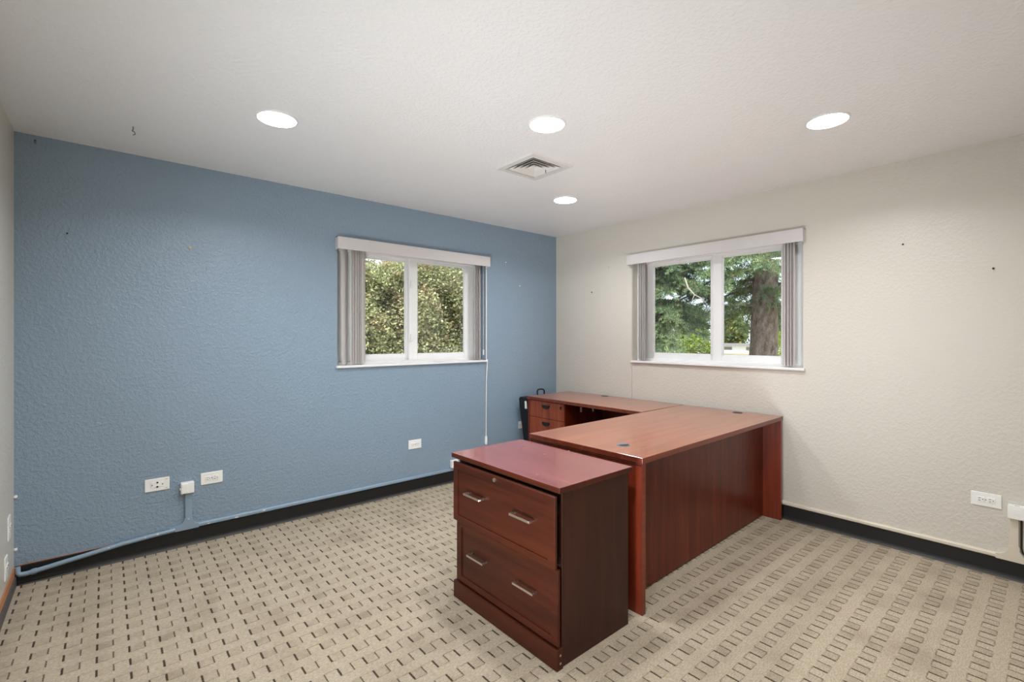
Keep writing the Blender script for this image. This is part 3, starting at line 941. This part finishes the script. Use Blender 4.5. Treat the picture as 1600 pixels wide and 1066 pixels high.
SPR = [needle_spray(rs) for _ in range(5)]
def spruce(loc, label, h, r_base, z_low, trunk_r, whorl, per, dens, seed, gap=None, twig=False):
    rs = np.random.RandomState(seed)
    t = thing('spruce_tree', label, 'tree', loc, 0, 'spruces outside the cream wall window')
    n = 9
    bm = bmesh.new()
    tube(bm, [(.05 * math.sin(k), .04 * math.cos(k * 1.7), h * k / n) for k in range(n + 1)], [trunk_r * (1.18 if k == 0 else 1) * (1 - .85 * k / n) for k in range(n + 1)], 18)
    obj('trunk', bm, M['bark'], t, True)
    tri = []
    bb = bmesh.new()
    z = z_low
    while z < min(h, 7.0):
        rr = r_base * (1 - z / h) ** .8
        for k in range(per):
            a = rs.uniform(0, 2 * math.pi)
            if gap and gap(a, z, rs): continue
            ln = rr * rs.uniform(.6, 1.1)
            dx, dy = math.cos(a), math.sin(a)
            m_ = 7
            pts = []
            for i in range(m_ + 1):
                s = i / m_
                dz = .16 * s - .55 * s * s + .12 * s ** 3
                pts.append(Vector((dx * ln * s, dy * ln * s, z + dz * ln + .02 * rs.normal())))
            tube(bb, pts, [.022 * (1 - .85 * i / m_) + .003 for i in range(m_ + 1)], 4, False)
            nt_ = int(dens * ln)
            for j in range(nt_):
                s = rs.uniform(.12, 1.0)
                i = min(int(s * m_), m_ - 1)
                p = pts[i].lerp(pts[i + 1], s * m_ - i)
                ya = a + rs.choice([-1, 1]) * rs.uniform(.35, 1.25)
                dr = np.array([math.cos(ya), math.sin(ya), rs.uniform(-.85, .15)]); dr /= np.linalg.norm(dr)
                L = rs.uniform(.16, .40) * (1.15 - .5 * s)
                e1 = np.cross(dr, [0, 0, 1.0]); e1 /= np.linalg.norm(e1); e2 = np.cross(e1, dr)
                Mx = np.stack([dr, e1, e2]) * L
                tri.append(SPR[rs.randint(5)] @ Mx + np.array(p))
        z += whorl * rs.uniform(.7, 1.3)
    V = np.concatenate(tri).reshape(-1, 3)
    F = np.arange(len(V)).reshape(-1, 3)
    stuff(raw('foliage', V, F, M['spruce'], t))
    stuff(obj('boughs', bb, M['bark'], t))
    return t

# the big trunk tree: the lower bole stays bare, boughs thin towards the room
def gap1(a, z, rs): return False
def gap2(a, z, rs): return z < 2.0 and math.cos(a + .708) > .1 and rs.rand() < .85
spruce((5.15, -.14, GZ), 'big spruce with thick bare trunk behind the right pane of the cream wall window', 13, 2.3, 2.25, .25, .20, 5, 44, 11, gap1)
t2 = spruce((4.09, 1.42, GZ), 'dense green spruce filling the left pane of the cream wall window', 10, 1.9, .95, .13, .15, 7, 60, 23, gap2)
bm = bmesh.new()
tube(bm, [(-.7, -1.05, 2.65), (-.72, -1.12, 2.48), (-.70, -1.22, 2.36), (-.66, -1.32, 2.30), (-.63, -1.38, 2.22)], [.014, .012, .010, .007, .003], 5)
tube(bm, [(-.70, -1.22, 2.36), (-.76, -1.22, 2.29), (-.80, -1.22, 2.22)], [.007, .005, .002], 4)
tube(bm, [(-.66, -1.32, 2.30), (-.67, -1.36, 2.2)], [.006, .002], 4)
obj('bare_twig', bm, M['twig'], t2, True)['label'] = 'bare pale twig without needles'

def shrub(loc, r, h, n, mat, label, seed, size, group):
    rs = np.random.RandomState(seed)
    t = thing('shrub', label, 'shrub', loc, 0, group)
    d = rs.normal(size=(n, 3)); d /= np.linalg.norm(d, axis=1)[:, None]
    lump = 1 + .22 * np.sin(d[:, :1] * 5 + seed) * np.cos(d[:, 1:2] * 4 + seed)
    p = d * rs.uniform(.45, 1, (n, 1)) ** .6 * lump * np.array([r, r, h * .55]) + np.array([0, 0, h * .5])
    V, F = leaf_cloud(p, size, rs)
    stuff(raw('foliage', V, F, mat, t))
    bm = bmesh.new()
    for k in range(5):
        a = k * 1.256
        tube(bm, [(0, 0, 0), (.3 * r * math.cos(a), .3 * r * math.sin(a), h * .4), (.6 * r * math.cos(a), .6 * r * math.sin(a), h * .75)], [.03 * h, .02 * h, .008 * h], 5)
    stuff(obj('stems', bm, M['bark'], t))
    return t
def at(x, depth):
    u = (x - 800) / 740.5
    return (-3.794 + depth * (.651 + .759 * u), -3.671 + depth * (.759 - .651 * u), GZ)
shrub(at(1085, 15), .8, 1.75, 3600, M['shrub'], 'bright yellow-green shrub low behind the dense spruce', 3, .11, 'shrubs outside the cream wall window')
shrub(at(1012, 17.5), .8, 1.6, 2600, M['shrub'], 'low yellow-green shrub at the left foot of the dense spruce', 5, .11, 'shrubs outside the cream wall window')
shrub(at(1222, 17), 1.0, 1.85, 3200, M['shrub'], 'yellow-green shrub right of the big bare trunk', 8, .12, 'shrubs outside the cream wall window')
for i, (x, dp, r, h_, lab) in enumerate(((1142, 62, 2.1, 4.6, 'far rounded tree left of the big trunk, beyond the road'), (1082, 66, 2.2, 5.5, 'far rounded tree behind the dense spruce, beyond the road'),
                                  (1232, 58, 2.2, 4.4, 'far rounded tree right of the big trunk, beyond the road'), (1018, 64, 2.2, 5.5, 'far rounded tree at the left side of the cream wall window view'), (1300, 64, 2.4, 5.0, 'far rounded tree hidden past the right blind'))):
    t = shrub(at(x, dp), r, h_, 2600, M['fartree'], lab, 20 + i, .55, 'far trees beyond the road')
    t.name = 'far_tree'; t['category'] = 'tree'
hx, hy, hz = at(1160, 50)
hs = thing('far_building', 'long low pale building in the distance left of the big trunk', 'building', (hx, hy, hz))
obj('wall', B(0, 5, -3, 9, 0, .75), M['farwall'], hs)
bm = bmesh.new(); prism(bm, [(-.3, .75), (5.3, .75), (2.5, .98)], -3.3, 9.3, 'y')
obj('roof', bm, M['farroof'], hs)
for k in range(4):
    obj('window', B(-.04, .02, -1.6 + 2.7 * k, -.4 + 2.7 * k, .3, .6), M['farroof'], hs)
